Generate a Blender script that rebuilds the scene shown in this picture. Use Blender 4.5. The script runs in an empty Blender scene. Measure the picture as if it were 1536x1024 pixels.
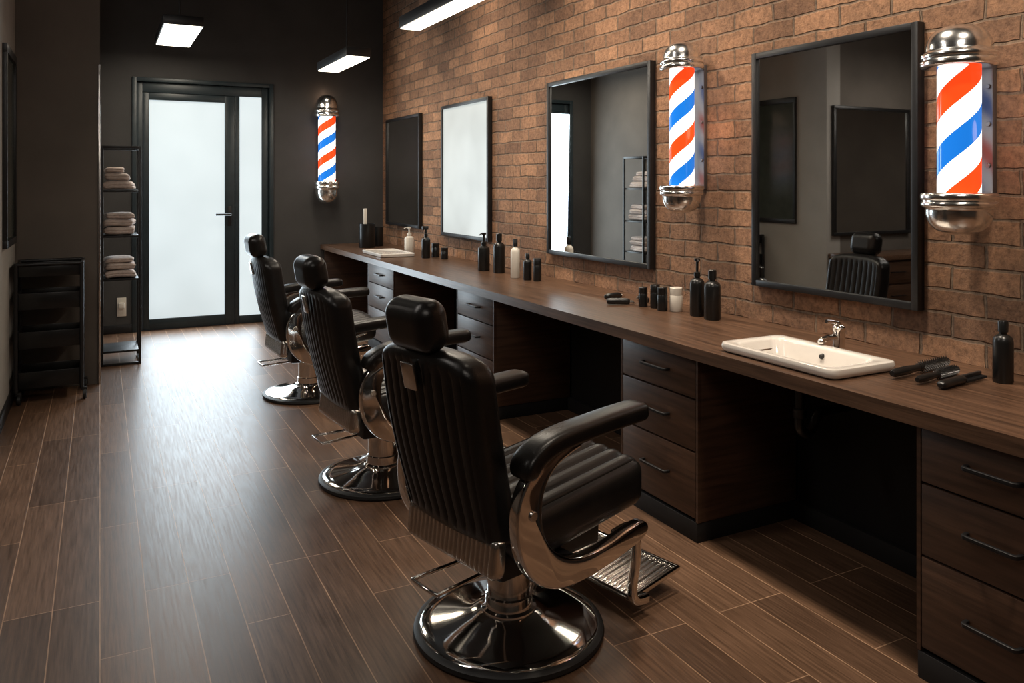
import bpy, bmesh, math, random
from mathutils import Vector, Matrix
random.seed(4)
S = bpy.context.scene
COL = S.collection
pi = math.pi

# ------------------------------------------------------------------ materials
def nodes(name):
    m = bpy.data.materials.new(name); m.use_nodes = True
    nt = m.node_tree; b = nt.nodes["Principled BSDF"]
    return m, nt, b
def N(nt, t, **kw):
    n = nt.nodes.new(t)
    for k, v in kw.items():
        if hasattr(n, k): setattr(n, k, v)
        else: n.inputs[k].default_value = v
    return n
def L(nt, a, b): nt.links.new(a, b)
def math_n(nt, op, a, b=None):
    n = nt.nodes.new("ShaderNodeMath"); n.operation = op
    for i, v in enumerate((a, b)):
        if v is None: continue
        if isinstance(v, (int, float)): n.inputs[i].default_value = v
        else: L(nt, v, n.inputs[i])
    return n.outputs[0]
def ramp(nt, fac, stops, interp='LINEAR'):
    r = nt.nodes.new("ShaderNodeValToRGB"); r.color_ramp.interpolation = interp
    e = r.color_ramp.elements
    while len(e) < len(stops): e.new(0.5)
    for i, (p, c) in enumerate(stops):
        e[i].position = p; e[i].color = (c[0], c[1], c[2], 1)
    L(nt, fac, r.inputs[0]); return r.outputs[0]
def mat(name, color, rough=0.5, metal=0.0, var=0.12, scale=12.0, bump=0.0, bscale=200.0, spec=0.5, coat=0.0, stretch=None):
    m, nt, b = nodes(name)
    tc = N(nt, "ShaderNodeTexCoord"); mp = N(nt, "ShaderNodeMapping")
    if stretch: mp.inputs["Scale"].default_value = stretch
    L(nt, tc.outputs["Object"], mp.inputs["Vector"])
    nz = N(nt, "ShaderNodeTexNoise"); nz.inputs["Scale"].default_value = scale; nz.inputs["Detail"].default_value = 5
    L(nt, mp.outputs[0], nz.inputs["Vector"])
    lo = [c * (1 - var) for c in color]; hi = [min(1, c * (1 + var)) for c in color]
    L(nt, ramp(nt, nz.outputs["Fac"], [(0.3, lo), (0.7, hi)]), b.inputs["Base Color"])
    b.inputs["Roughness"].default_value = rough; b.inputs["Metallic"].default_value = metal
    b.inputs["Specular IOR Level"].default_value = spec; b.inputs["Coat Weight"].default_value = coat
    if bump:
        n2 = N(nt, "ShaderNodeTexNoise"); n2.inputs["Scale"].default_value = bscale; n2.inputs["Detail"].default_value = 3
        L(nt, mp.outputs[0], n2.inputs["Vector"])
        bp = N(nt, "ShaderNodeBump"); bp.inputs["Strength"].default_value = bump; bp.inputs["Distance"].default_value = 0.003
        L(nt, n2.outputs["Fac"], bp.inputs["Height"]); L(nt, bp.outputs[0], b.inputs["Normal"])
    return m
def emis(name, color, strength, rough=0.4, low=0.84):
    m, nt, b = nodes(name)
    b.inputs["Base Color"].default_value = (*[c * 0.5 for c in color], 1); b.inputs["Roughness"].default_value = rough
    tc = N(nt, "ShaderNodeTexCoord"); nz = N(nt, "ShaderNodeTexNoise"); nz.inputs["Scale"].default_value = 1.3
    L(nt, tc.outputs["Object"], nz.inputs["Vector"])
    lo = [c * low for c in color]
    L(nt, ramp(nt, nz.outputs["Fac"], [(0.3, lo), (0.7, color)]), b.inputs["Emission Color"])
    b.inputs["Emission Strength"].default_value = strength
    return m

def brick_mat():
    m, nt, b = nodes("red_brick")
    g = N(nt, "ShaderNodeNewGeometry"); sp = N(nt, "ShaderNodeSeparateXYZ"); L(nt, g.outputs["Position"], sp.inputs[0])
    cb = N(nt, "ShaderNodeCombineXYZ"); L(nt, sp.outputs["Y"], cb.inputs["X"]); L(nt, sp.outputs["Z"], cb.inputs["Y"])
    wn = N(nt, "ShaderNodeTexNoise"); wn.inputs["Scale"].default_value = 9; wn.inputs["Detail"].default_value = 6
    L(nt, cb.outputs[0], wn.inputs["Vector"])
    vm = N(nt, "ShaderNodeVectorMath", operation='MULTIPLY_ADD')
    L(nt, wn.outputs["Color"], vm.inputs[0]); vm.inputs[1].default_value = (0.028, 0.028, 0); L(nt, cb.outputs[0], vm.inputs[2])
    br = N(nt, "ShaderNodeTexBrick"); L(nt, vm.outputs[0], br.inputs["Vector"])
    br.inputs["Scale"].default_value = 1; br.inputs["Brick Width"].default_value = 0.28; br.inputs["Row Height"].default_value = 0.098
    br.inputs["Mortar Size"].default_value = 0.008; br.inputs["Mortar Smooth"].default_value = 0.6
    br.inputs["Color1"].default_value = (0.44, 0.240, 0.138, 1); br.inputs["Color2"].default_value = (0.23, 0.125, 0.076, 1)
    br.inputs["Mortar"].default_value = (0.25, 0.175, 0.122, 1)
    nz = N(nt, "ShaderNodeTexNoise"); nz.inputs["Scale"].default_value = 30; nz.inputs["Detail"].default_value = 9; nz.inputs["Roughness"].default_value = 0.78
    L(nt, g.outputs["Position"], nz.inputs["Vector"])
    c = ramp(nt, nz.outputs["Fac"], [(0.34, (0.40, 0.38, 0.37)), (0.5, (1, 1, 1)), (0.66, (1.5, 1.48, 1.42))])
    mx = N(nt, "ShaderNodeMix", data_type='RGBA', blend_type='MULTIPLY'); mx.inputs[0].default_value = 0.9
    L(nt, br.outputs["Color"], mx.inputs[6]); L(nt, c, mx.inputs[7])
    n3 = N(nt, "ShaderNodeTexNoise"); n3.inputs["Scale"].default_value = 3.2; n3.inputs["Detail"].default_value = 4
    L(nt, g.outputs["Position"], n3.inputs["Vector"])
    c3 = ramp(nt, n3.outputs["Fac"], [(0.3, (0.70, 0.70, 0.70)), (0.7, (1.15, 1.13, 1.1))])
    m2 = N(nt, "ShaderNodeMix", data_type='RGBA', blend_type='MULTIPLY'); m2.inputs[0].default_value = 1
    L(nt, mx.outputs[2], m2.inputs[6]); L(nt, c3, m2.inputs[7]); L(nt, m2.outputs[2], b.inputs["Base Color"])
    h = math_n(nt, 'SUBTRACT', math_n(nt, 'MULTIPLY', nz.outputs["Fac"], 0.75), br.outputs["Fac"])
    bp = N(nt, "ShaderNodeBump"); bp.inputs["Strength"].default_value = 1.0; bp.inputs["Distance"].default_value = 0.022
    L(nt, h, bp.inputs["Height"]); L(nt, bp.outputs[0], b.inputs["Normal"])
    b.inputs["Roughness"].default_value = 0.75; b.inputs["Specular IOR Level"].default_value = 0.35
    return m
def floor_mat():
    m, nt, b = nodes("wood_plank_floor")
    g = N(nt, "ShaderNodeNewGeometry"); sp = N(nt, "ShaderNodeSeparateXYZ"); L(nt, g.outputs["Position"], sp.inputs[0])
    cb = N(nt, "ShaderNodeCombineXYZ"); L(nt, sp.outputs["Y"], cb.inputs["X"]); L(nt, sp.outputs["X"], cb.inputs["Y"])
    br = N(nt, "ShaderNodeTexBrick"); L(nt, cb.outputs[0], br.inputs["Vector"]); br.offset = 0.37; br.offset_frequency = 3; br.squash = 1.0
    br.inputs["Scale"].default_value = 1; br.inputs["Brick Width"].default_value = 1.15; br.inputs["Row Height"].default_value = 0.158
    br.inputs["Mortar Size"].default_value = 0.0020; br.inputs["Mortar Smooth"].default_value = 0.0
    br.inputs["Color1"].default_value = (0.195, 0.108, 0.063, 1); br.inputs["Color2"].default_value = (0.105, 0.057, 0.034, 1)
    br.inputs["Mortar"].default_value = (0.46, 0.28, 0.17, 1)
    mp = N(nt, "ShaderNodeMapping"); mp.inputs["Scale"].default_value = (60, 2.5, 1); L(nt, g.outputs["Position"], mp.inputs["Vector"])
    nz = N(nt, "ShaderNodeTexNoise"); nz.inputs["Scale"].default_value = 1.6; nz.inputs["Detail"].default_value = 8; nz.inputs["Roughness"].default_value = 0.65
    L(nt, mp.outputs[0], nz.inputs["Vector"])
    c = ramp(nt, nz.outputs["Fac"], [(0.32, (0.48, 0.47, 0.46)), (0.68, (1.38, 1.38, 1.38))])
    mx = N(nt, "ShaderNodeMix", data_type='RGBA', blend_type='MULTIPLY'); mx.inputs[0].default_value = 0.9
    L(nt, br.outputs["Color"], mx.inputs[6]); L(nt, c, mx.inputs[7]); L(nt, mx.outputs[2], b.inputs["Base Color"])
    L(nt, ramp(nt, nz.outputs["Fac"], [(0.3, (0.32,) * 3), (0.7, (0.44,) * 3)]), b.inputs["Roughness"])
    h = math_n(nt, 'SUBTRACT', math_n(nt, 'MULTIPLY', nz.outputs["Fac"], 0.3), br.outputs["Fac"])
    bp = N(nt, "ShaderNodeBump"); bp.inputs["Strength"].default_value = 0.45; bp.inputs["Distance"].default_value = 0.002
    L(nt, h, bp.inputs["Height"]); L(nt, bp.outputs[0], b.inputs["Normal"])
    b.inputs["Specular IOR Level"].default_value = 0.5
    return m
def stripe_mat(name, pitch, phase, strength):
    m, nt, b = nodes(name)
    tc = N(nt, "ShaderNodeTexCoord"); sp = N(nt, "ShaderNodeSeparateXYZ"); L(nt, tc.outputs["Object"], sp.inputs[0])
    a = math_n(nt, 'DIVIDE', math_n(nt, 'ARCTAN2', sp.outputs["Y"], sp.outputs["X"]), 2 * pi)
    v = math_n(nt, 'SUBTRACT', a, math_n(nt, 'DIVIDE', sp.outputs["Z"], pitch))
    f = math_n(nt, 'FRACT', math_n(nt, 'ADD', v, phase + 10))
    W = (0.95, 0.95, 0.92)
    c = ramp(nt, f, [(0, (0.85, 0.055, 0.008)), (0.25, W), (0.5, (0.008, 0.13, 0.50)), (0.75, W)], 'CONSTANT')
    L(nt, c, b.inputs["Base Color"]); L(nt, c, b.inputs["Emission Color"]); b.inputs["Emission Strength"].default_value = strength
    b.inputs["Roughness"].default_value = 0.12
    return m

WG = (1.5, 1.5, 24)
M = dict(
 brick=brick_mat(), floor=floor_mat(),
 ceil=mat("ceiling_paint", (0.03, 0.03, 0.03), 0.9),
 dark=mat("charcoal_plaster", (0.056, 0.054, 0.053), 0.85, var=0.15, scale=2.5, bump=0.2, bscale=60),
 taupe=mat("taupe_plaster", (0.130, 0.112, 0.096), 0.85, var=0.12, scale=2.5, bump=0.2, bscale=60),
 grey=mat("grey_plaster", (0.36, 0.34, 0.31), 0.85, var=0.08, scale=2.5, bump=0.2, bscale=60),
 wood=mat("dark_walnut", (0.105, 0.056, 0.033), 0.33, var=0.5, scale=2, bump=0.15, bscale=8, stretch=(25, 1.2, 25)),
 wood2=mat("dark_drawer_wood", (0.070, 0.035, 0.020), 0.42, var=0.4, scale=2, bump=0.12, bscale=8, stretch=WG),
 black=mat("black_matte_metal", (0.012, 0.012, 0.013), 0.4, var=0.2),
 handle=mat("black_handle_metal", (0.010, 0.010, 0.011), 0.38, var=0.2),
 blackg=mat("black_plastic", (0.010, 0.010, 0.010), 0.28, var=0.2),
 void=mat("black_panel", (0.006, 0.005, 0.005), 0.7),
 door=mat("door_dark_aluminium", (0.016, 0.028, 0.035), 0.4, var=0.15),
 leather=mat("black_leather", (0.0115, 0.0103, 0.0097), 0.31, var=0.25, scale=20, bump=0.15, bscale=260),
 chrome=mat("chrome", (0.86, 0.84, 0.81), 0.08, 1.0, var=0.04),
 cap=mat("chrome_cap", (0.90, 0.89, 0.87), 0.20, 1.0, var=0.04),
 satin=mat("satin_aluminium", (0.70, 0.67, 0.63), 0.24, 1.0, var=0.06),
 brk=mat("bracket_steel", (0.22, 0.22, 0.24), 0.5, 1.0, var=0.06),
 dsteel=mat("dark_steel", (0.06, 0.06, 0.06), 0.4, 1.0, var=0.1),
 rubber=mat("black_rubber", (0.012, 0.012, 0.012), 0.5),
 mirror=mat("mirror_silver", (0.72, 0.73, 0.72), 0.015, 1.0, var=0.01),
 ceramic=mat("white_ceramic", (0.82, 0.77, 0.71), 0.12, var=0.03, coat=0.3),
 towel=mat("white_terry", (0.64, 0.54, 0.49), 0.95, var=0.12, scale=40, bump=0.9, bscale=350),
 white=mat("white_plastic", (0.75, 0.70, 0.62), 0.3, var=0.04),
 glassdoor=emis("frosted_daylight_glass", (0.66, 0.75, 0.78), 1.0),
 painted=emis("painted_reflection_glass", (0.56, 0.60, 0.585), 0.95, low=0.6),  # bright mirror reflection put in as emission; the pane is no lamp
 lamp=emis("lamp_diffuser", (1.0, 0.90, 0.72), 6.0),
 darkglass=mat("dark_window_glass", (0.055, 0.065, 0.055), 0.15, var=0.1),
)

# ------------------------------------------------------------------ geometry
class G:
    def __init__(s): s.bm = bmesh.new()
    def add(s, t, mtx=None):
        if mtx is not None: bmesh.ops.transform(t, matrix=mtx, verts=t.verts)
        me = bpy.data.meshes.new("t"); t.to_mesh(me); t.free(); s.bm.from_mesh(me); bpy.data.meshes.remove(me); return s
    def box(s, x0, x1, y0, y1, z0, z1, bev=0.0, mtx=None, seg=2):
        t = bmesh.new(); bmesh.ops.create_cube(t, size=1)
        for v in t.verts: v.co = Vector(((x0 + x1) / 2 + v.co.x * (x1 - x0), (y0 + y1) / 2 + v.co.y * (y1 - y0), (z0 + z1) / 2 + v.co.z * (z1 - z0)))
        if bev: bmesh.ops.bevel(t, geom=list(t.edges), offset=bev, segments=seg, profile=0.5, affect='EDGES')
        return s.add(t, mtx)
    def lathe(s, prof, seg=48, mtx=None):
        t = bmesh.new(); rings = []
        for r, z in prof:
            if r < 1e-6: rings.append([t.verts.new((0, 0, z))])
            else: rings.append([t.verts.new((r * math.cos(2 * pi * i / seg), r * math.sin(2 * pi * i / seg), z)) for i in range(seg)])
        for a, b in zip(rings, rings[1:]):
            for i in range(seg):
                j = (i + 1) % seg
                if len(a) == 1 and len(b) == 1: continue
                if len(a) == 1: t.faces.new((a[0], b[j], b[i]))
                elif len(b) == 1: t.faces.new((a[i], a[j], b[0]))
                else: t.faces.new((a[i], a[j], b[j], b[i]))
        bmesh.ops.recalc_face_normals(t, faces=t.faces)
        return s.add(t, mtx)
    def cyl(s, p0, p1, r0, r1=None, seg=24):
        p0, p1 = Vector(p0), Vector(p1); r1 = r0 if r1 is None else r1; d = p1 - p0; l = d.length
        e = min(r0, r1) * 0.12
        q = Matrix.Translation(p0) @ d.to_track_quat('Z', 'Y').to_matrix().to_4x4()
        return s.lathe([(0, 0), (r0 - e, 0), (r0, e), (r1, l - e), (r1 - e, l), (0, l)], seg, q)
    def sweep(s, pts, w, h, up=(0, 0, 1), n=16, sub=6, expo=2.0, ends=True, mtx=None, closed=False):
        P = [Vector(p) for p in pts]; up = Vector(up); path = []
        m = len(P)
        rng = range(m if closed else m - 1)
        for i in rng:
            if closed: a, b, c, d = P[(i - 1) % m], P[i], P[(i + 1) % m], P[(i + 2) % m]
            else: a, b, c, d = P[max(i - 1, 0)], P[i], P[i + 1], P[min(i + 2, m - 1)]
            for k in range(sub):
                u = k / sub
                path.append(0.5 * ((2 * b) + (c - a) * u + (2 * a - 5 * b + 4 * c - d) * u * u + (3 * b - a - 3 * c + d) * u ** 3))
        if not closed: path.append(P[-1])
        t = bmesh.new(); rings = []; tot = len(path)
        lens = [0]
        for i in range(1, tot): lens.append(lens[-1] + (path[i] - path[i - 1]).length)
        for i, p in enumerate(path):
            if closed: T = path[(i + 1) % tot] - path[i - 1]
            else: T = path[min(i + 1, tot - 1)] - path[max(i - 1, 0)]
            T.normalize(); Sd = T.cross(up).normalized(); U = Sd.cross(T).normalized()
            sc = 1
            if ends == 'round':
                R = min(w, h) * 0.6; dd = min(lens[i], lens[-1] - lens[i])
                if dd < R: sc = 0.5 + 0.5 * math.sqrt(max(0, 1 - (1 - dd / R) ** 2))
            ring = []
            for k in range(n):
                a = 2 * pi * k / n; ca, sa = math.cos(a), math.sin(a)
                x = math.copysign(abs(ca) ** (2 / expo), ca) * w / 2 * sc; y = math.copysign(abs(sa) ** (2 / expo), sa) * h / 2 * sc
                ring.append(t.verts.new(p + Sd * x + U * y))
            rings.append(ring)
        prs = list(zip(rings, rings[1:])) + ([(rings[-1], rings[0])] if closed else [])
        for a, b in prs:
            for k in range(n): t.faces.new((a[k], a[(k + 1) % n], b[(k + 1) % n], b[k]))
        if not closed: t.faces.new(rings[0][::-1]); t.faces.new(rings[-1])
        bmesh.ops.recalc_face_normals(t, faces=t.faces)
        return s.add(t, mtx)
    def rbox(s, size, r, n=(12, 12, 12), disp=None, mtx=None, shape=None):
        h = [v / 2 for v in size]; t = bmesh.new()
        for ax in range(3):
            a, b = [(1, 2), (2, 0), (0, 1)][ax]
            for sg in (-1, 1):
                grid = []
                for i in range(n[a] + 1):
                    row = []
                    for j in range(n[b] + 1):
                        p = [0, 0, 0]; p[ax] = sg * h[ax]; p[a] = -h[a] + 2 * h[a] * i / n[a]; p[b] = -h[b] + 2 * h[b] * j / n[b]
                        inn = Vector([max(-(h[k] - r), min(h[k] - r, p[k])) for k in range(3)])
                        d = (Vector(p) - inn); d.normalize(); q = inn + d * r
                        if disp: q = q + d * disp(q, d)
                        if shape: q = shape(q)
                        row.append(t.verts.new(q))
                    grid.append(row)
                for i in range(n[a]):
                    for j in range(n[b]):
                        f = (grid[i][j], grid[i + 1][j], grid[i + 1][j + 1], grid[i][j + 1])
                        t.faces.new(f if sg > 0 else f[::-1])
        bmesh.ops.remove_doubles(t, verts=t.verts, dist=1e-5)
        return s.add(t, mtx)
    def loft(s, loops, cap0=True, cap1=True, mtx=None):
        t = bmesh.new(); R = [[t.verts.new(p) for p in l] for l in loops]; n = len(R[0])
        for a, b in zip(R, R[1:]):
            for k in range(n): t.faces.new((a[k], a[(k + 1) % n], b[(k + 1) % n], b[k]))
        if cap0: t.faces.new(R[0][::-1])
        if cap1: t.faces.new(R[-1])
        bmesh.ops.recalc_face_normals(t, faces=t.faces)
        return s.add(t, mtx)
    def plate(s, poly, y0, y1, bev=0.0):
        t = bmesh.new(); f = t.faces.new([t.verts.new((x, y0, z)) for x, z in poly])
        r = bmesh.ops.extrude_face_region(t, geom=[f])
        for v in r['geom']:
            if isinstance(v, bmesh.types.BMVert): v.co.y = y1
        bmesh.ops.recalc_face_normals(t, faces=t.faces)
        if bev:
            ed = [e for e in t.edges if abs(e.verts[0].co.y - e.verts[1].co.y) < 1e-6]
            bmesh.ops.bevel(t, geom=ed, offset=bev, segments=3, profile=0.5, affect='EDGES')
        return s.add(t)
    def obj(s, name, m, parent=None, angle=40, loc=None, rot=None, **props):
        me = bpy.data.meshes.new(name); s.bm.to_mesh(me); s.bm.free(); me.materials.append(m)
        me.shade_smooth(); me.set_sharp_from_angle(angle=math.radians(angle))
        o = bpy.data.objects.new(name, me); COL.objects.link(o)
        if parent: o.parent = parent
        if loc: o.location = loc
        if rot: o.rotation_euler = rot
        for k, v in props.items(): o[k] = v
        return o
def top(name, loc, label, category, rotz=0.0, **props):
    e = bpy.data.objects.new(name, None); e.empty_display_size = 0.1; COL.objects.link(e)
    e.location = loc; e.rotation_euler = (0, 0, rotz); e["label"] = label; e["category"] = category
    for k, v in props.items(): e[k] = v
    return e
def copy_tree(o, loc, rotz=None, parent=None, **props):
    c = o.copy(); COL.objects.link(c)
    if parent: c.parent = parent
    if loc is not None: c.location = loc
    if rotz is not None: c.rotation_euler = (0, 0, rotz)
    for k, v in props.items(): c[k] = v
    for ch in list(o.children): copy_tree(ch, None, None, c)
    return c
def smooth_poly(pts, sub=4):
    m = len(pts); out = []
    for i in range(m):
        a, b, c, d = [Vector(pts[(i + k) % m]) for k in (-1, 0, 1, 2)]
        for k in range(sub):
            u = k / sub
            q = 0.5 * ((2 * b) + (c - a) * u + (2 * a - 5 * b + 4 * c - d) * u * u + (3 * b - a - 3 * c + d) * u ** 3)
            out.append((q.x, q.y))
    return out

# ------------------------------------------------------------------ room shell
WX = 3.10; BY = 9.50; H = 4.0
ST = dict(kind="structure")
G().box(-3.4, WX + .2, -2.7, BY + .2, -0.1, 0).obj("floor", M["floor"], **ST)
G().box(-3.4, WX + .2, -2.7, BY + .2, H, H + .1).obj("ceiling", M["ceil"], **ST)
G().box(WX, WX + .2, -2.7, BY + .2, 0, H).obj("wall_right", M["brick"], **ST)
DX0, DX1, DZ = 0.35, 1.74, 2.70
G().box(0, DX0, BY, BY + .2, 0, H).box(DX1, WX, BY, BY + .2, 0, H).box(DX0, DX1, BY, BY + .2, DZ, H).obj("wall_back", M["dark"], **ST)
G().box(-.78, 0, 7.2, BY + .2, 0, H).obj("wall_alcove", M["taupe"], **ST)
G().box(-.78, -.58, 5.9, 7.2, 0, H).obj("wall_left", M["grey"], **ST)
G().box(-3.2, -.78, 5.9, 6.1, 0, H).obj("wall_side", M["taupe"], **ST)
G().box(-3.4, -3.2, -2.7, 6.1, 0, H).obj("wall_far_left", M["taupe"], **ST)
G().box(-3.2, WX, -2.7, -2.5, 0, H).obj("wall_front", M["taupe"], **ST)
G().box(-.58, -.565, 5.9, 7.2, 0, .10, .003).obj("baseboard_left", M["black"], **ST)
G().box(0, .35, BY - .015, BY, 0, .09, .003).box(1.74, 2.33, BY - .015, BY, 0, .09, .003).obj("baseboard_back", M["black"], **ST)
G().box(-.012, .006, 7.188, 7.206, 0, 2.55, .002).obj("trim_1", M["satin"], **ST)
w = bpy.data.objects.new("window_1", None); COL.objects.link(w); w["kind"] = "structure"
G().box(-.58, -.55, 6.3, 6.98, 2.48, 2.54, .003).box(-.58, -.55, 6.3, 6.98, 1.16, 1.21, .003).box(-.58, -.55, 6.95, 6.98, 1.21, 2.48, .003).box(-.58, -.55, 6.3, 6.33, 1.21, 2.48, .003).obj("window_frame", M["black"], w)
G().box(-.58, -.566, 6.33, 6.95, 1.21, 2.48).obj("window_pane", M["darkglass"], w)

# door
d = bpy.data.objects.new("door_1", None); COL.objects.link(d); d["kind"] = "structure"
fy0, fy1 = BY + .03, BY + .12
g = G().box(DX0, DX0 + .06, fy0, fy1, 0, DZ, .004).box(DX1 - .08, DX1, fy0, fy1, 0, DZ, .004).box(DX0 + .06, DX1 - .08, fy0, fy1, DZ - .11, DZ, .004)
g.box(1.365, 1.415, fy0, fy1, 0, DZ - .11, .004).box(1.415, DX1 - .08, fy0, fy1, 0, .09, .004)
g.obj("door_frame", M["door"], d)
lx0, lx1 = DX0 + .065, 1.36
G().box(lx0, lx0 + .06, fy0 - .012, fy1 - .03, .01, DZ - .115, .004).box(lx1 - .105, lx1, fy0 - .012, fy1 - .03, .01, DZ - .115, .004).box(lx0 + .06, lx1 - .105, fy0 - .012, fy1 - .03, DZ - .19, DZ - .115, .004).box(lx0 + .06, lx1 - .105, fy0 - .012, fy1 - .03, .01, .12, .004).obj("door_leaf", M["door"], d)
G().box(lx0 + .06, lx1 - .105, fy0 + .02, fy0 + .04, .12, DZ - .19).obj("door_glass", M["glassdoor"], d)
G().box(1.415, DX1 - .08, fy0 + .02, fy0 + .04, .09, DZ - .11).obj("sidelight_glass", M["glassdoor"], d)
G().box(1.285, 1.325, fy0 - .02, fy0 - .012, 1.12, 1.34, .003).cyl((1.305, fy0 - .015, 1.25), (1.305, fy0 - .075, 1.25), .012).cyl((1.315, fy0 - .07, 1.25), (1.15, fy0 - .07, 1.25), .013).obj("door_handle", M["black"], d)
G().box(DX0 - .045, DX0, BY - .02, BY + .03, 0, DZ + .045, .003).box(DX1, DX1 + .045, BY - .02, BY + .03, 0, DZ + .045, .003).box(DX0, DX1, BY - .02, BY + .03, DZ, DZ + .045, .003).obj("door_casing", M["door"], d)

o = top("wall_outlet", (.205, BY, .28), "white wall socket with a plugged-in adapter", "outlet")
G().box(-.045, .045, -.012, 0, -.10, .10, .004).obj("outlet_plate", M["white"], o)
G().box(-.028, .028, -.06, -.012, -.01, .05, .008).obj("plug", M["white"], o)

# ------------------------------------------------------------------ mirrors
def mirror(y0, y1, z0, z1, label, glass=M["mirror"], f=.032):
    m = top("wall_mirror", (WX, (y0 + y1) / 2, z0), label, "mirror", group="mirrors on the brick wall")
    a = (y1 - y0) / 2; hh = z1 - z0
    G().box(-.045, 0, -a, -a + f, 0, hh, .003).box(-.045, 0, a - f, a, 0, hh, .003).box(-.045, 0, -a + f, a - f, 0, f, .003).box(-.045, 0, -a + f, a - f, hh - f, hh, .003).obj("mirror_frame", M["black"], m)
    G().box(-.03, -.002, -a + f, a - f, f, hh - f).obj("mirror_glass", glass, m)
lab = "black-framed rectangular mirror on the brick wall"
mirror(2.208, 3.175, 1.062, 2.283, lab + " above white washbasin")
mirror(4.048, 5.355, 1.06, 2.371, lab + " reflecting the doorway")
mirror(6.40, 7.505, 1.08, 2.374, lab + ", bright frosted reflection", M["painted"])  # this glass glows in place of a true reflection
mirror(8.13, 9.26, 1.11, 2.36, lab + " near room corner")
m = top("wall_mirror", (-1.25, 5.9, 1.05), "black-framed mirror on the dark plaster wall", "mirror")
G().box(-.6, .6, -.04, 0, 0, .035, .003).box(-.6, .6, -.04, 0, 1.33, 1.365, .003).box(-.6, -.565, -.04, 0, .035, 1.33, .003).box(.565, .6, -.04, 0, .035, 1.33, .003).obj("mirror_frame", M["black"], m)
G().box(-.565, .565, -.02, -.002, .035, 1.33).obj("mirror_glass", M["mirror"], m)

# ------------------------------------------------------------------ counter
CT, CB, CX = .875, .82, 2.33
xs = [CX, 2.445, 2.685, WX]; ys = [.9, 2.13, 2.61, BY - .0]
t = bmesh.new()
vg = [[t.verts.new((x, y, CT)) for y in ys] for x in xs]
for i in range(3):
    for j in range(3):
        if i == 1 and j == 1: continue
        t.faces.new((vg[i][j], vg[i + 1][j], vg[i + 1][j + 1], vg[i][j + 1]))
r = bmesh.ops.extrude_face_region(t, geom=list(t.faces))
for v in r['geom']:
    if isinstance(v, bmesh.types.BMVert): v.co.z = CB
bmesh.ops.recalc_face_normals(t, faces=t.faces)
G().add(t).obj("countertop", M["wood"], label="long dark walnut countertop running along the brick wall", category="countertop")

FX = 2.36
def handle(parent, y, z, w=.19):
    G().sweep([(-.002, -w / 2, 0), (-.026, -w / 2 + .004, 0), (-.03, -w / 2 + .02, 0), (-.03, 0, 0), (-.03, w / 2 - .02, 0), (-.026, w / 2 - .004, 0), (-.002, w / 2, 0)], .014, .014, n=10, expo=4).obj("handle", M["handle"], parent, loc=(0, y, z))
def cabinet(y0, y1, label, zs=(.815, .635, .40, .10), hw=.19):
    c = top("drawer_cabinet", (FX, (y0 + y1) / 2, 0), label, "cabinet", group="drawer cabinets under the countertop")
    a = (y1 - y0) / 2
    G().box(.02, .60, -a, a, .09, CB, .002).obj("cabinet_body", M["wood2"], c)
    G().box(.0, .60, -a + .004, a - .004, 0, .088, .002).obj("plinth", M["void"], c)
    for i in range(3):
        dr = G().box(0, .02, -a + .018, a - .018, zs[i + 1] + .004, zs[i] - .004, .0025).obj("drawer", M["wood2"], c)
        handle(dr, 0, (zs[i] + zs[i + 1]) / 2 + .01, hw)
    G().box(0, .02, -a, -a + .014, .09, CB).obj("side_stile", M["wood2"], c)
    G().box(0, .02, a - .014, a, .09, CB).obj("side_stile", M["wood2"], c)
cl = "dark wood three-drawer cabinet with bar handles"
cabinet(1.20, 1.71, cl + " near brushes", hw=.165); cabinet(2.78, 3.37, cl + " beside knee space")
cabinet(4.85, 5.48, cl + " behind barber chairs"); cabinet(6.93, 7.70, cl + " near white tray")
for a, b in ((1.712, 2.778), (3.372, 4.848), (5.482, 6.928), (7.702, 9.40)):
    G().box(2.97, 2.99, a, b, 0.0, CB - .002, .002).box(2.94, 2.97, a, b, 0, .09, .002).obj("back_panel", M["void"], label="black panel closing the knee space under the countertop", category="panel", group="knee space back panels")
G().box(2.37, WX - .002, BY - .06, BY - .02, 0, CB - .002, .002).obj("end_panel", M["wood2"], label="dark wood end panel carrying the countertop", category="panel")

c = top("drawer_cabinet", (-1.3, 5.9, 0), "dark wood counter with drawers under the side mirror", "cabinet")
G().box(-.75, .68, -.42, -.002, .09, .82, .003).obj("cabinet_body", M["wood2"], c)
G().box(-.78, .70, -.46, -.002, .82, .87, .004).obj("cabinet_top", M["wood"], c)
G().box(-.72, .66, -.40, -.01, 0, .09).obj("plinth", M["void"], c)
for i in range(3):
    z0 = [.58, .34, .11][i]
    dr = G().box(-.7, .64, -.44, -.42, z0, z0 + .22, .003).obj("drawer", M["wood2"], c)
    G().box(.1, .3, -.47, -.458, z0 + .11, z0 + .12, .002).box(.1, .11, -.47, -.44, z0 + .11, z0 + .12).box(.29, .3, -.47, -.44, z0 + .11, z0 + .12).obj("handle", M["handle"], dr)

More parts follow.
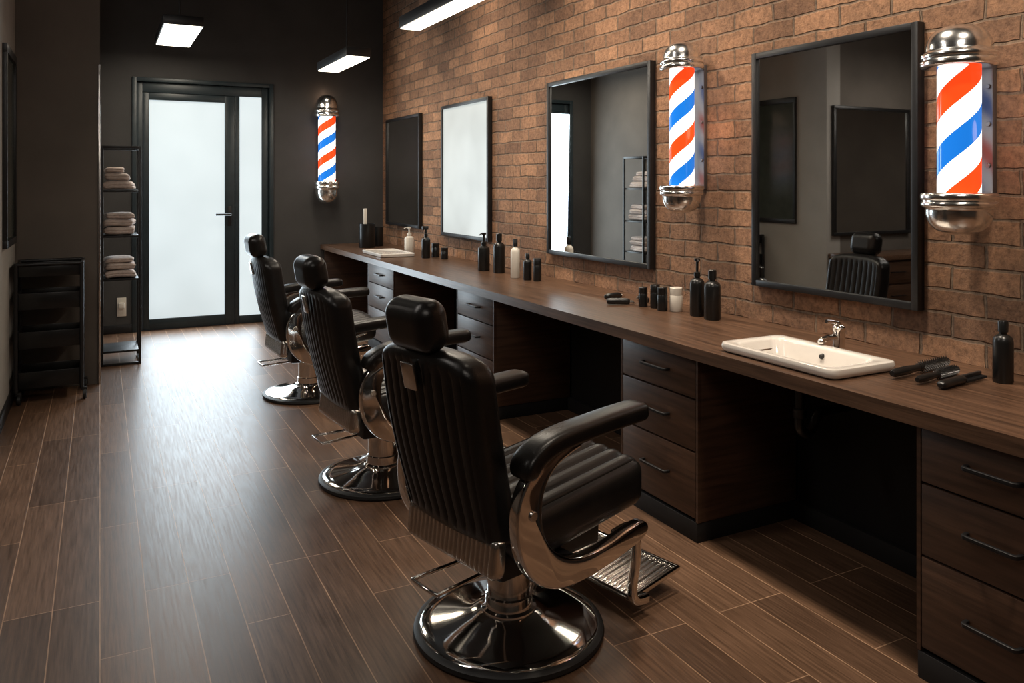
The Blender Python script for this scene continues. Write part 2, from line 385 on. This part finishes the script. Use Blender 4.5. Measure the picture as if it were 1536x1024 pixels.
# ------------------------------------------------------------------ basin and tray
def rr(hx, hy, r, z, n=8, ox=0):
    P = []
    for cx, cy, a0 in ((hx - r, hy - r, 0), (-hx + r, hy - r, pi / 2), (-hx + r, -hy + r, pi), (hx - r, -hy + r, 3 * pi / 2)):
        for k in range(n + 1):
            a = a0 + pi / 2 * k / n; P.append((cx + r * math.cos(a) + ox, cy + r * math.sin(a), z))
    return P
b = top("washbasin", (2.565, 2.37, CT), "white rectangular ceramic washbasin set in the countertop", "sink")
G().loft([rr(.160, .290, .03, 0), rr(.176, .304, .035, .008), rr(.181, .309, .036, .026), rr(.177, .305, .035, .038), rr(.168, .296, .03, .041),
          rr(.137, .262, .05, .039, ox=-.012), rr(.127, .252, .05, .030, ox=-.012), rr(.112, .232, .05, -.03, ox=-.01), rr(.085, .20, .05, -.075, ox=-.01), rr(.04, .08, .03, -.085, ox=-.01)], cap0=False).obj("basin_bowl", M["ceramic"], b, 50)
G().lathe([(0, .004), (.018, .004), (.022, 0), (.022, -.003)], 24).obj("drain", M["chrome"], b, loc=(-.01, 0, -.081))
G().cyl((.115, 0, .008), (.098, 0, .004), .010).obj("overflow_hole", M["rubber"], b)
tr = top("tray", (2.60, 7.80, CT), "flat white rectangular tray beside lotion bottles", "tray")
G().loft([rr(.16, .30, .03, 0), rr(.175, .32, .03, .006), rr(.178, .325, .03, .03), rr(.172, .318, .03, .036), rr(.160, .306, .025, .036), rr(.155, .30, .025, .030)]).obj("tray_body", M["ceramic"], tr)
f = top("faucet", (2.83, 2.42, CT), "small chrome mixer tap behind the washbasin", "faucet")
G().lathe([(0, 0), (.03, 0), (.032, .006), (.026, .012), (.025, .085), (.027, .09), (.027, .105), (.018, .115), (0, .118)], 28).obj("tap_body", M["chrome"], f)
G().sweep([(-.01, 0, .06), (-.05, 0, .066), (-.10, 0, .058), (-.115, 0, .045)], .028, .024, n=14, ends='round').obj("spout", M["chrome"], f)
G().sweep([(-.005, 0, .116), (.0, 0, .122), (-.04, 0, .132), (-.075, 0, .136)], .016, .018, n=10, up=(0, 1, 0)).obj("lever", M["chrome"], f)
G().cyl((2.55, 2.375, CT - .10), (2.55, 2.375, .66), .02).sweep([(2.55, 2.375, .66), (2.55, 2.375, .60), (2.59, 2.375, .57), (2.63, 2.375, .60), (2.65, 2.375, .64), (2.72, 2.375, .65), (2.965, 2.375, .65)], .04, .04, up=(0, 1, 0)).cyl((2.55, 2.375, .68), (2.55, 2.375, .64), .028).obj("drain_pipe", M["dsteel"], label="dark metal drain trap under the washbasin", category="pipe")

# ------------------------------------------------------------------ barber poles
def pole(loc, rotz, R, tz, capH, r, wall, pitch, phase, label, strength=1.15):
    p = top("barber_pole", loc, label, "barber pole", rotz, group="wall-mounted barber poles")
    G().lathe([(0, 0), (r, 0), (r, tz), (0, tz)], 64).obj("striped_cylinder", stripe_mat("pole_stripes", pitch, phase, strength), p, loc=(0, 0, capH))
    pr = [(0, -.02), (.70, -.02), (.97, -.01), (1, .03), (1, .13), (.96, .155), (.94, .18), (.98, .20), (.99, .28), (.93, .33), (.87, .35), (.86, .40), (.86, .50), (.82, .63), (.74, .76), (.61, .87), (.43, .95), (.2, .99), (0, 1)]
    G().lathe([(a * R, z * capH) for a, z in pr], 64).obj("top_cap", M["cap"], p, 60, loc=(0, 0, capH + tz))
    G().lathe([(a * R, -z * capH) for a, z in pr], 64).obj("bottom_cap", M["cap"], p, 60, loc=(0, 0, capH))
    w_ = R * .38
    g = G().box(-w_, w_, wall - .03, wall, capH - .02, capH + tz + .03, .008)
    for z in (capH - .055, capH + tz + .02):
        g.box(-w_ * .75, w_ * .75, R * .55, wall - .03, z, z + .035, .006)
    for q in (.22, .55, .85):
        g.cyl((w_ * .7, wall - .03, capH + tz * q), (w_ * .7, wall - .04, capH + tz * q), .009)
    g.obj("wall_bracket", M["brk"], p)
    return p
RZ = -pi / 2
pl = "chrome barber pole with glowing striped cylinder"
pole((2.94, 1.95, 1.40), RZ, .134, .49, .16, .076, .16, .41, .27, pl + " beside near mirror")
pole((2.95, 3.612, 1.43), RZ, .124, .665, .155, .070, .15, .36, .92, pl + " between two mirrors")
pole((2.36, BY - .19, 1.364), 0, .150, .76, .255, .100, .19, .38, .15, pl + " on dark back wall")
for (x, y, z) in ((3.0, 1.74, 1.8), (3.0, 3.42, 1.9), (2.36, 9.40, 2.6)):
    l = bpy.data.lights.new("pole_glow", 'POINT'); l.energy = .45 if x > 2.9 else 1.3; l.color = (1, .62, .4); l.shadow_soft_size = .05
    lo = bpy.data.objects.new("pole_glow", l); COL.objects.link(lo); lo.location = (x, y, z)

# ------------------------------------------------------------------ pendant lamps
def pendant(x0, x1, y0, y1, z, label):
    p = top("pendant_lamp", ((x0 + x1) / 2, (y0 + y1) / 2, z), label, "lamp", group="linear pendant lamps")
    a, b = (x1 - x0) / 2, (y1 - y0) / 2
    G().box(-a, a, -b, b, .004, .09, .004).obj("lamp_housing", M["black"], p)
    G().box(-a + .012, a - .012, -b + .012, b - .012, -.004, .004).obj("lamp_diffuser", M["lamp"], p)
    G().cyl((0, -b * .3, .09), (0, -b * .3, H - z), .010).cyl((0, -b * .3, H - z - .03), (0, -b * .3, H - z), .05).obj("suspension_rod", M["black"], p)
    l = bpy.data.lights.new("lamp_light", 'AREA'); l.shape = 'RECTANGLE'; l.size = 2 * a; l.size_y = 2 * b; l.energy = 20 * b; l.color = (1, .88, .72)
    lo = bpy.data.objects.new("lamp_light", l); COL.objects.link(lo); lo.location = ((x0 + x1) / 2, (y0 + y1) / 2, z - .02)
pend = "black rectangular pendant lamp with a warm white diffuser"
pendant(.50, .84, 7.75, 8.95, 3.02, pend); pendant(2.06, 2.30, 7.4, 8.55, 2.8, pend)
pendant(2.06, 2.24, 4.1, 5.92, 2.8, "long " + pend)

# ------------------------------------------------------------------ barber chair
def barber_chair():
    c = top("barber_chair", (0, 0, 0), "black leather barber chair, channel-stitched back, round chrome base", "chair", group="row of barber chairs")
    G().lathe([(.30, .002), (.335, .0), (.343, .010), (.340, .022), (.326, .030), (.313, .030), (.305, .02)], 96).obj("base_ring", M["rubber"], c)
    G().lathe([(0, .01), (.315, .024), (.318, .030), (.311, .035), (.27, .041), (.20, .052), (.14, .066), (.11, .078), (0, .078)], 96).obj("base_plate", M["chrome"], c, 60)
    G().lathe([(0, .06), (.098, .06), (.102, .072), (.098, .086), (.086, .092), (.084, .13), (.078, .135), (.078, .29), (0, .29)], 64).obj("column", M["chrome"], c)
    G().sweep([(-.05, -.055, .275), (-.2, -.06, .27), (-.345, -.065, .265), (-.365, -.05, .264), (-.365, .06, .264), (-.345, .075, .265), (-.2, .065, .27), (-.05, .055, .275)], .014, .014, n=10).obj("pump_lever", M["chrome"], c)
    G().box(-.18, .30, -.17, .17, .275, .37, .015).box(-.06, .06, -.29, .29, .30, .345, .006).obj("under_frame", M["black"], c)
    def rib(n, hw, dep, axis, lim=None, lax=2, pw=.5):
        def fn(q, dd):
            wgt = max(0, abs(dd[axis]) - .6) / .4 if axis == 0 else max(0, dd[axis] - .3) / .7
            if abs(q.y) > hw: return 0
            if lim: wgt *= max(0, min(1, (lim - abs(q[lax])) / .03))
            sv = abs(math.sin(pi * n * (q.y / (2 * hw) + .5)))
            return dep * wgt * (min(1, sv * 1.1) ** pw - 1)
        return fn
    def sshape(q):
        q = q.copy(); q.z += .016 * (1 - (q.y / .25) ** 2) * (1 if q.z > 0 else 0); q.z += .03 * (q.x / .28); return q
    G().rbox((.62, .535, .175), .055, (26, 120, 12), rib(7, .235, .022, 2), Matrix.Translation((.145, 0, .460)), sshape).obj("seat", M["leather"], c, 80)
    def bshape(q):
        q = q.copy(); u = (q.z + .32) / .64
        q.y *= .93 + .11 * math.sin(min(1, u * 1.1) * pi * .62) - .03 * u
        q.z -= .045 * max(0, u - .6) / .4 * (abs(q.y) / .25) ** 4
        q.x += .02 * (q.y / .25) ** 2 - .22 * (q.z + .32) - .018 * math.sin(u * pi)
        return q
    G().rbox((.125, .515, .64), .042, (12, 150, 40), rib(9, .218, .014, 0, .28), Matrix.Translation((-.215, 0, .745)), bshape).obj("backrest", M["leather"], c, 80)
    G().rbox((.06, .49, .125), .02, (6, 200, 10), rib(20, .235, .009, 0), Matrix.Translation((-.245, 0, .400)) @ Matrix.Rotation(.12, 4, 'Y')).obj("rear_apron", M["satin"], c, 60)
    G().rbox((.125, .245, .172), .056, (16, 24, 18), None, Matrix.Translation((-.40, 0, 1.142)) @ Matrix.Rotation(-.18, 4, 'Y')).obj("headrest", M["leather"], c, 80)
    G().cyl((-.36, -.04, 1.0), (-.385, -.04, 1.10), .008).cyl((-.36, .04, 1.0), (-.385, .04, 1.10), .008).box(-.40, -.35, -.07, .07, 1.045, 1.065, .004).obj("headrest_post", M["chrome"], c)
    G().box(-.006, .006, -.035, .035, -.045, .045, .003).obj("back_emblem_plate", M["satin"], c, loc=(-.428, .0, .975), rot=(0, -.20, 0))
    prof = smooth_poly([(-.195, .69), (-.245, .62), (-.258, .53), (-.235, .42), (-.165, .33), (-.05, .285), (.10, .285), (.26, .310), (.355, .335), (.375, .37), (.345, .392), (.26, .385), (.13, .362), (.02, .365), (-.07, .40), (-.13, .465), (-.15, .55), (-.135, .63), (-.09, .685), (-.02, .715), (.03, .73), (.02, .752), (-.06, .748), (-.14, .73)])
    for sgn in (-1, 1):
        y = sgn * .315
        a = G().plate(prof, y - .024, y + .024, .010).obj("arm_frame", M["chrome"], c, 50)
        G().cyl((-.195, y + sgn * .022, .56), (-.195, y + sgn * .032, .56), .016).obj("bolt", M["satin"], a)
        G().sweep([(-.215, y, .675), (-.195, y, .722), (-.13, y, .756), (-.04, y, .772), (.06, y, .779), (.2, y, .786), (.36, y, .790)], .066, .105, up=(0, 1, 0), n=28, sub=9, expo=3.6, ends='round').obj("armrest", M["leather"], c, 80)
    for sgn in (-1, 1):
        y = sgn * .265
        G().sweep([(.27, y, .345), (.34, y, .350), (.385, y, .325), (.39, y, .22), (.37, y, .12), (.385, y, .07), (.45, y, .058)], .034, .030, up=(0, 1, 0), n=16, expo=3.5).obj("footrest_bracket", M["chrome"], c)
    G().rbox((.27, .47, .018), .008, (6, 200, 4), rib(18, .225, .007, 2), Matrix.Translation((.525, 0, .078)) @ Matrix.Rotation(-.10, 4, 'Y')).obj("footrest_plate", M["satin"], c, 50)
    G().sweep([(.39, -.245, .062), (.39, .245, .062), (.665, .245, .092), (.665, -.245, .092)], .024, .024, n=10, closed=True, sub=1).obj("footrest_rim", M["chrome"], c)
    return c
ch = barber_chair()
ch.location = (1.31, 2.57, 0); ch.rotation_euler = (0, 0, math.radians(14))
copy_tree(ch, (1.37, 4.20, 0), math.radians(5)); copy_tree(ch, (1.42, 6.14, 0), math.radians(3))

# ------------------------------------------------------------------ bottles etc
def bottle(kind, loc, r, h, m, label, category="bottle", capm=None, rotz=0.0):
    nm = {"jar": "jar"}.get(kind, "bottle")
    if kind == "pump": nm = "pump_bottle"
    if kind == "spray": nm = "spray_bottle"
    b = top(nm, (loc[0], loc[1], CT), label, category, rotz)
    capm = capm or M["blackg"]
    if kind == "jar":
        G().lathe([(0, 0), (r * .92, 0), (r, .004), (r, h * .66), (r * .95, h * .68), (0, h * .68)], 32).obj("jar_body", m, b)
        G().lathe([(0, h * .68), (r * .96, h * .68), (r * .98, h * .7), (r * .98, h * .98), (r * .9, h), (0, h)], 32).obj("lid", capm, b)
        return b
    bh = h * (.66 if kind != "plain" else .78)
    G().lathe([(0, 0), (r * .9, 0), (r, .006), (r, bh * .84), (r * .93, bh * .92), (r * .6, bh * .98), (r * .38, bh), (r * .38, bh + .01), (0, bh + .01)], 32).obj("bottle_body", m, b)
    if kind == "plain":
        G().lathe([(0, bh + .008), (r * .5, bh + .008), (r * .5, h - .004), (r * .42, h), (0, h)], 28).obj("cap", capm, b)
    elif kind == "pump":
        G().lathe([(0, bh + .008), (r * .46, bh + .008), (r * .46, bh + .03), (r * .18, bh + .034), (r * .18, h - .018), (r * .4, h - .016), (r * .4, h), (0, h)], 24).sweep([(0, 0, h - .008), (-r * .7, 0, h - .006), (-r * 1.15, 0, h - .016)], .01, .009, n=8).obj("pump", capm, b)
    else:
        G().lathe([(0, bh + .008), (r * .42, bh + .008), (r * .42, bh + .03), (r * .25, bh + .035), (r * .25, h - .03), (0, h - .03)], 24).box(-r * .95, r * .55, -r * .28, r * .28, h - .035, h, .004).sweep([(-r * .5, 0, h - .03), (-r * .75, 0, h - .05), (-r * .6, 0, h - .075)], .008, .008, n=8).obj("spray_head", capm, b)
    return b
BK = M["blackg"]; WH = M["white"]
bottle("plain", (2.93, 1.775), .034, .225, BK, "black bottle with narrow cap beside the hair brushes")
bottle("pump", (2.907, 3.43), .040, .315, BK, "tall black pump bottle against the brick wall", rotz=1)
bottle("plain", (2.90, 3.30), .044, .265, BK, "wide black bottle against the brick wall", rotz=.4)
bottle("jar", (2.905, 3.608), .036, .135, WH, "white cosmetic jar with cap", "jar", WH)
bottle("jar", (2.845, 3.655), .029, .135, BK, "black cosmetic jar with lid", "jar")
bottle("jar", (2.87, 3.755), .028, .135, BK, "black cosmetic jar with lid", "jar")
bottle("jar", (2.84, 3.83), .026, .115, BK, "small black cosmetic jar", "jar")
bottle("pump", (2.832, 6.01), .05, .315, BK, "black pump bottle in front of the mirror", rotz=.5)
bottle("plain", (2.87, 5.80), .047, .32, BK, "tall black bottle in front of the mirror")
bottle("plain", (2.83, 5.44), .036, .30, WH, "cream white bottle with black cap")
bottle("plain", (2.85, 5.28), .032, .20, BK, "short black bottle with cap")
bottle("jar", (2.885, 5.19), .030, .17, BK, "small black canister with lid", "jar")
bottle("pump", (2.84, 7.83), .05, .275, WH, "white pump bottle beside the white tray", capm=WH)
bottle("spray", (2.81, 7.28), .043, .31, BK, "black spray bottle near the white tray")
bottle("jar", (2.93, 7.33), .04, .14, BK, "black jar by the spray bottle", "jar")
bottle("jar", (2.93, 7.10), .035, .11, BK, "small black jar under the mirror", "jar")
cn = top("tool_canister", (2.68, 8.78, CT), "black canister holding a white comb in the corner", "container")
G().lathe([(0, 0), (.085, 0), (.09, .006), (.09, .27), (.082, .27), (.082, .02), (0, .02)], 36).obj("canister_body", M["blackg"], cn)
cb = top("comb", (2.66, 8.78, CT + .021), "pale upright comb standing in a black canister", "comb")
G().box(-.02, .02, -.006, .006, 0, .42, .004).obj("comb_body", M["white"], cb)
cn2 = top("tool_canister", (2.86, 8.95, CT), "black canister next to the wall corner", "container")
G().lathe([(0, 0), (.06, 0), (.065, .006), (.065, .22), (.058, .22), (.058, .02), (0, .02)], 36).obj("canister_body", M["blackg"], cn2)

def brush(p0, p1, label, k=1.0):
    p0 = Vector((*p0, CT)); p1 = Vector((*p1, CT)); dd = p1 - p0; ln = dd.length
    b = top("hair_brush", p0, label, "brush", math.atan2(dd.y, dd.x), group="brushes and combs on the countertop")
    rt = Matrix.Translation((0, 0, .021 * k)) @ Matrix.Rotation(pi / 2, 4, 'Y')
    G().lathe([(0, 0), (.009 * k, .002), (.014 * k, .02), (.015 * k, ln * .25), (.011 * k, ln * .42), (.012 * k, ln * .46), (0, ln * .46)], 20, rt).obj("handle", M["blackg"], b)
    g = G().lathe([(0, ln * .46), (.013 * k, ln * .46), (.015 * k, ln * .5), (.015 * k, ln * .97), (.007 * k, ln), (0, ln)], 20, rt)
    for i in range(24):
        for j in range(12):
            a = 2 * pi * (j + .5 * (i % 2)) / 12; x = ln * (.5 + .46 * i / 24)
            q = Matrix.Translation((x, 0, .021 * k)) @ Matrix.Rotation(a, 4, 'X')
            t = bmesh.new(); bmesh.ops.create_cone(t, segments=4, radius1=.0014, radius2=.0007, depth=.007 * k, matrix=Matrix.Translation((0, 0, .0175 * k)))
            g.add(t, q)
    g.obj("bristle_head", M["blackg"], b)
brush((2.60, 1.985), (2.99, 2.03), "black round hair brush lying beside the washbasin", 1.1)
brush((2.61, 1.89), (2.90, 1.93), "smaller black round hair brush", .95)
def comb(p0, p1, label):
    p0 = Vector((*p0, CT)); p1 = Vector((*p1, CT)); dd = p1 - p0; ln = dd.length
    b = top("clipper_comb", p0, label, "comb", math.atan2(dd.y, dd.x), group="brushes and combs on the countertop")
    G().sweep([(0, 0, .016), (ln * .2, 0, .018), (ln * .55, 0, .016)], .036, .030, n=14, ends='round').obj("handle", M["blackg"], b)
    g = G().box(ln * .48, ln, .002, .016, .004, .028, .003)
    for i in range(24):
        x = ln * (.5 + .49 * i / 24); g.box(x, x + .0025, -.020, .005, .008, .016)
    g.obj("comb_teeth", M["black"], b)
comb((2.625, 1.81), (2.92, 1.845), "black wide comb with a thick handle")
def clipper(loc, rz, label):
    b = top("hair_clipper", (loc[0], loc[1], CT), label, "hair clipper", rz, group="hair clippers on the countertop")
    G().sweep([(-.08, 0, .02), (-.04, 0, .022), (.02, 0, .022), (.06, 0, .02)], .045, .036, n=16, ends='round', expo=2.6).obj("clipper_body", M["blackg"], b)
    g = G().box(.055, .08, -.021, .021, .008, .026, .002)
    for i in range(9): g.box(.08, .09, -.02 + i * .0048, -.0178 + i * .0048, .008, .014)
    g.obj("clipper_blade", M["satin"], b)
clipper((2.86, 4.16), .3, "black hair clipper with metal blade"); clipper((2.76, 3.95), -.5, "black hair clipper with metal blade"); clipper((2.95, 3.98), 1.2, "black hair clipper with metal blade")

# ------------------------------------------------------------------ rolling cart
c = top("rolling_cart", (-.33, 6.93, 0), "black tiered rolling salon cart on casters", "cart")
hx, hy = .21, .17
g = G()
for x in (-hx, hx):
    for y in (-hy, hy): g.cyl((x, y, .085), (x, y, 1.02), .014)
for x in (-hx, hx): g.cyl((x, -hy, 1.0), (x, hy, 1.0), .012)
for y in (-hy, hy): g.cyl((-hx, y, 1.01), (hx, y, 1.01), .012)
g.obj("cart_frame", M["black"], c)
for z, hh in ((.11, .12), (.40, .12), (.68, .12), (.92, .08)):
    G().box(-hx + .01, hx - .01, -hy + .01, hy - .01, z, z + .01).box(-hx + .01, hx - .01, -hy + .008, -hy + .014, z, z + hh, .002).box(-hx + .01, hx - .01, hy - .014, hy - .008, z, z + hh, .002).box(-hx + .008, -hx + .014, -hy + .01, hy - .01, z, z + hh, .002).box(hx - .014, hx - .008, -hy + .01, hy - .01, z, z + hh, .002).obj("tray", M["blackg"], c)
for x in (-hx, hx):
    for y in (-hy, hy):
        G().cyl((x + .006, y, .036), (x + .030, y, .036), .036).box(x - .004, x + .036, y - .008, y + .02, .066, .088, .003).box(x + .032, x + .036, y - .01, y + .012, .03, .07, .001).obj("caster", M["rubber"], c)

# ------------------------------------------------------------------ shelf rack & towels
c = top("shelf_rack", (0, 0, 0), "slim black metal shelving rack holding folded towels", "shelf")
c.location = (.165, 8.05, 0); hx, hy = .15, .20
g = G()
for x in (-hx, hx):
    for y in (-hy, hy): g.box(x - .011, x + .011, y - .011, y + .011, 0, 1.93, .002)
for y in (-hy, hy):
    g.box(-hx + .01, hx - .01, y - .011, y + .011, 1.905, 1.93, .002)
for x in (-hx, hx): g.box(x - .011, x + .011, -hy + .01, hy - .01, 1.905, 1.93, .002).box(x - .009, x + .009, -hy + .01, hy - .01, 0.0, .02, .002)
g.box(-hx + .01, hx - .01, -hy - .009, -hy + .009, 0, .02, .002)
g.obj("rack_frame", M["black"], c)
SH = (1.54, 1.14, .76, .13)
for z in SH:
    G().box(-hx + .01, hx - .01, -hy - .008, hy + .008, z - .018, z, .002).obj("shelf", M["black"], c)
def towel(loc, sx, sy, sz, seed, rz):
    rnd = random.Random(seed); a, b2 = rnd.uniform(0, 6), rnd.uniform(0, 6)
    def shp(q):
        q = q.copy(); q.z += .003 * math.sin(q.x * 22 + a) * math.sin(q.y * 14 + b2); q.x += .008 * math.sin(q.y * 17 + a) + .006 * math.sin(q.z * 60 + b2); q.y += .010 * math.sin(q.x * 25 + b2)
        q.z -= .010 * max(0, abs(q.x) / (sx / 2) - .6) * (1 + math.sin(a)); return q
    def dsp(q, dd):
        return -.007 * math.exp(-(q.z / .004) ** 2) if dd.y < -.3 or dd.x > .3 else 0
    o = G().rbox((sx, sy, sz), sz * .46, (14, 18, 16), dsp, None, shp).obj("folded_towel", M["towel"], None, 80)
    o.location = (loc[0], loc[1], loc[2] + sz / 2 + .008); o.rotation_euler = (0, 0, rz)
    o["label"] = "folded cream-white towel stacked on the black rack"; o["category"] = "towel"; o["group"] = "folded towels on the rack"
k = 0
for z, ths in ((1.54, (.072, .062, .045)), (1.14, (.066, .058, .048)), (.76, (.062, .055, .038))):
    zz = z
    for i, th in enumerate(ths):
        towel((.155 - .018 * i * (z > 1.5), 8.03, zz), .25 - .04 * i * (z > 1.5) - .01 * i, .36 - .02 * i, th, k * 7 + 3, random.uniform(-.09, .09)); zz += th + .008; k += 1

# ------------------------------------------------------------------ lights
def area(loc, aim, sx, sy, e, col):
    l = bpy.data.lights.new("area_light", 'AREA'); l.shape = 'RECTANGLE'; l.size = sx; l.size_y = sy; l.energy = e; l.color = col
    o = bpy.data.objects.new("area_light", l); COL.objects.link(o); o.location = loc
    o.rotation_euler = (Vector(aim) - Vector(loc)).to_track_quat('-Z', 'Y').to_euler()
    return o
area((1.0, 9.46, 1.35), (1.0, 0, 1.0), 1.2, 2.4, 60, (.78, .91, 1.0))
for y, e in ((.8, 32), (2.6, 37), (4.4, 32), (6.4, 21), (8.3, 9)):
    l = bpy.data.lights.new("downlight", 'SPOT'); l.energy = e * 7; l.color = (1, .86, .70); l.spot_size = math.radians(100); l.spot_blend = 1.0; l.shadow_soft_size = .15
    o = bpy.data.objects.new("downlight", l); COL.objects.link(o); o.location = (2.05, y, 3.85)
    o.rotation_euler = (Vector((3.1, y, 1.6)) - o.location).to_track_quat('-Z', 'Y').to_euler()
area((.0, -.5, 3.7), (.9, 2.6, .5), 1.6, .5, 18, (1, .90, .80))  # added soft fill behind the camera, no fixture there
area((-.9, 3.4, 3.7), (.3, 3.6, 0), .3, 2.4, 30, (1, .92, .84))  # added overhead fill on the left, stands for no known lamp
area((-1.3, 4.9, 2.6), (-1.3, 5.7, .8), .8, .3, 10, (1, .9, .8))  # added to brighten the side counter as seen in the mirror
W = bpy.data.worlds.new("world"); S.world = W; W.use_nodes = True
W.node_tree.nodes["Background"].inputs[0].default_value = (.05, .05, .055, 1)

cam = bpy.data.cameras.new("camera"); co = bpy.data.objects.new("camera", cam); COL.objects.link(co)
cam.sensor_width = 36; cam.lens = 28.125; cam.shift_y = -0.1543; cam.clip_start = .05
co.location = (0, 0, 1.6); co.rotation_euler = (pi / 2, 0, -math.radians(27.25)); S.camera = co
S.view_settings.view_transform = 'Standard'
